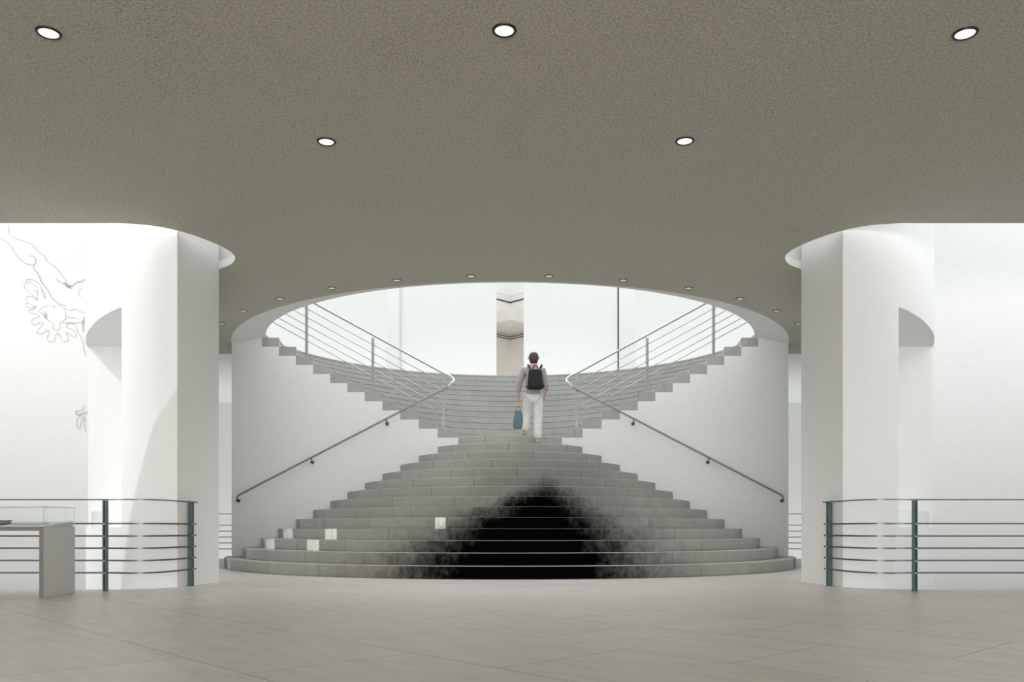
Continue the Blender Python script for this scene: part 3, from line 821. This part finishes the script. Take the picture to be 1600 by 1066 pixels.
# ------------------------------------------------------------------ light
w = bpy.data.worlds.new('sky'); SC.world = w; w.use_nodes = True
bg = w.node_tree.nodes['Background']; bg.inputs['Color'].default_value = (.97, 1.0, 1.0, 1); bg.inputs['Strength'].default_value = .46
def area(name, loc, rot, sx, sy, power, color=(1, 1, 1)):
    l = bpy.data.lights.new(name, 'AREA'); l.shape = 'RECTANGLE'; l.size = sx; l.size_y = sy; l.energy = power; l.color = color
    o = bpy.data.objects.new(name, l); COL.objects.link(o); o.location = loc; o.rotation_euler = rot
    return o
def spot(name, loc, to, power, deg, blend=.1):
    l = bpy.data.lights.new(name, 'SPOT'); l.energy = power; l.spot_size = math.radians(deg); l.spot_blend = blend; l.shadow_soft_size = .01
    o = bpy.data.objects.new(name, l); COL.objects.link(o); o.location = loc
    o.rotation_euler = (Vector(to) - Vector(loc)).to_track_quat('-Z', 'Y').to_euler()
    return o

def aim(o, to): o.rotation_euler = (Vector(to) - o.location).to_track_quat('-Z', 'Z').to_euler()
area('hall_fill_light', (0, -8.7, 1.5), (PI / 2, 0, 0), 10, 2.7, 340, (1, .985, .96))  # fill lamp added behind the camera to brighten the hall
o = area('sky_boost_left', (-13.0, 10.6, 7.8), (0, 0, 0), 3, 3, 105, (1, 1, .99)); aim(o, (-5.0, 10.4, 1.5))  # area lamp added to strengthen the sky light in the left well
o = area('sky_boost_right', (13.0, 9.2, 7.6), (0, 0, 0), 3, 3, 70, (.97, .99, 1)); aim(o, (5.0, 10.4, 1.5))  # the same added boost of sky light, for the right well
o = area('sky_boost_stair', (0, 18.5, 9.3), (0, 0, 0), 6, 4, 62, (1, 1, .99)); aim(o, (0, 11.5, 0)); o.data.spread = math.radians(75)  # added lamp strengthening the daylight through the stair opening
o = area('side_fill_left', (-12.8, 3.0, 1.9), (0, 0, 0), 5, 3, 10, (1, 1, .99)); aim(o, (-4.2, 9.8, 1.5)); o.data.spread = math.radians(50)  # added fill on the left tower front; the hall wall has no window
o = area('side_fill_right', (12.8, 3.0, 1.9), (0, 0, 0), 5, 3, 10, (.95, .985, 1)); aim(o, (4.2, 9.8, 1.5)); o.data.spread = math.radians(50)  # matching added fill for the right tower front
for (px, py), _ in spots:
    d = (ZC - EYE) * F / (826 - py)
    l = spot('downlight_beam', ((px - 797) * d / F, d, ZC - .03), ((px - 797) * d / F, d, 0), 10, 120, .8); l.data.color = (1, .95, .88); l.data.shadow_soft_size = .06
for x, y in ((-1.6, 4.0), (1.55, 4.0), (-4.7, 4.0), (4.7, 4.0), (0, 2.0), (-3.1, 2.0), (3.1, 2.0), (-4.7, 7.45), (4.7, 7.45)):
    l = spot('downlight_beam', (x, y, ZC - .03), (x, y, 0), 10, 120, .8); l.data.color = (1, .95, .88); l.data.shadow_soft_size = .06
def sunbeam(name, loc, to, power, hw, hh):
    """a narrow shaft of daylight with straight edges, as a window pane cuts it"""
    l = spot(name, loc, to, power, 8, 0); l.data.color = (.97, .99, 1); l.data.use_nodes = True
    t = l.data.node_tree; h = NT(l.data); em = [n for n in t.nodes if n.type == 'EMISSION'][0]
    sp = h.n('ShaderNodeSeparateXYZ'); h.put(sp.inputs[0], h.n('ShaderNodeTexCoord').outputs['Normal'])
    az = h.math('ABSOLUTE', sp.outputs[2])
    mx = h.smooth(h.math('ABSOLUTE', h.math('DIVIDE', sp.outputs[0], az)), hw * .85, hw * 1.1, 1, 0)
    my = h.smooth(h.math('ABSOLUTE', h.math('DIVIDE', sp.outputs[1], az)), hh * .85, hh * 1.1, 1, 0)
    h.put(em.inputs['Strength'], h.math('MULTIPLY', mx, my)); return l
def on_riser(px, py, i):
    """the point of riser i met along one line of sight"""
    k = (px - 797) / F; r = RS(i); A = 1 + k * k; B = -2 * CY; C = CY * CY - r * r
    y = (-B - math.sqrt(B * B - 4 * A * C)) / (2 * A)
    return Vector((k * y, y, EYE + (826 - py) * y / F))
for px, py, i, w_ in ((422, 852, 3, 18), (450, 836, 4, 18), (489, 852, 3, 21), (517, 835, 4, 20), (688, 818, 5, 17)):
    p = on_riser(px, py, i); src = Vector((-.3, -7.6, 2.6)); dist = (p - src).length
    sunbeam('sunbeam', src, p, 13000 if px < 470 else 9500, w_ / 2 * p.y / F / dist, .11 / dist)
dv = Vector((.62, .17, -.766)).normalized(); tgt = Vector((-5.9, 10.4, 3.45))
spot('sunbeam_well', tgt - dv * 14, tgt, 2000, 24, .25)
# ------------------------------------------------------------------ camera
cam = bpy.data.cameras.new('camera'); co = bpy.data.objects.new('camera', cam); COL.objects.link(co)
co.location = (0, 0, EYE); co.rotation_euler = (PI / 2, 0, 0)
cam.sensor_width = 36; cam.lens = F / 1600 * 36
cam.shift_y = (826 - 533) / 1600; cam.shift_x = 3 / 1600
SC.camera = co
vs = SC.view_settings
vs.view_transform = 'Standard'; vs.look = 'None'; vs.exposure = 1.5; vs.gamma = 1; vs.use_curve_mapping = False
SC.cycles.use_denoising = True
SC.cycles.max_bounces = 12; SC.cycles.diffuse_bounces = 7
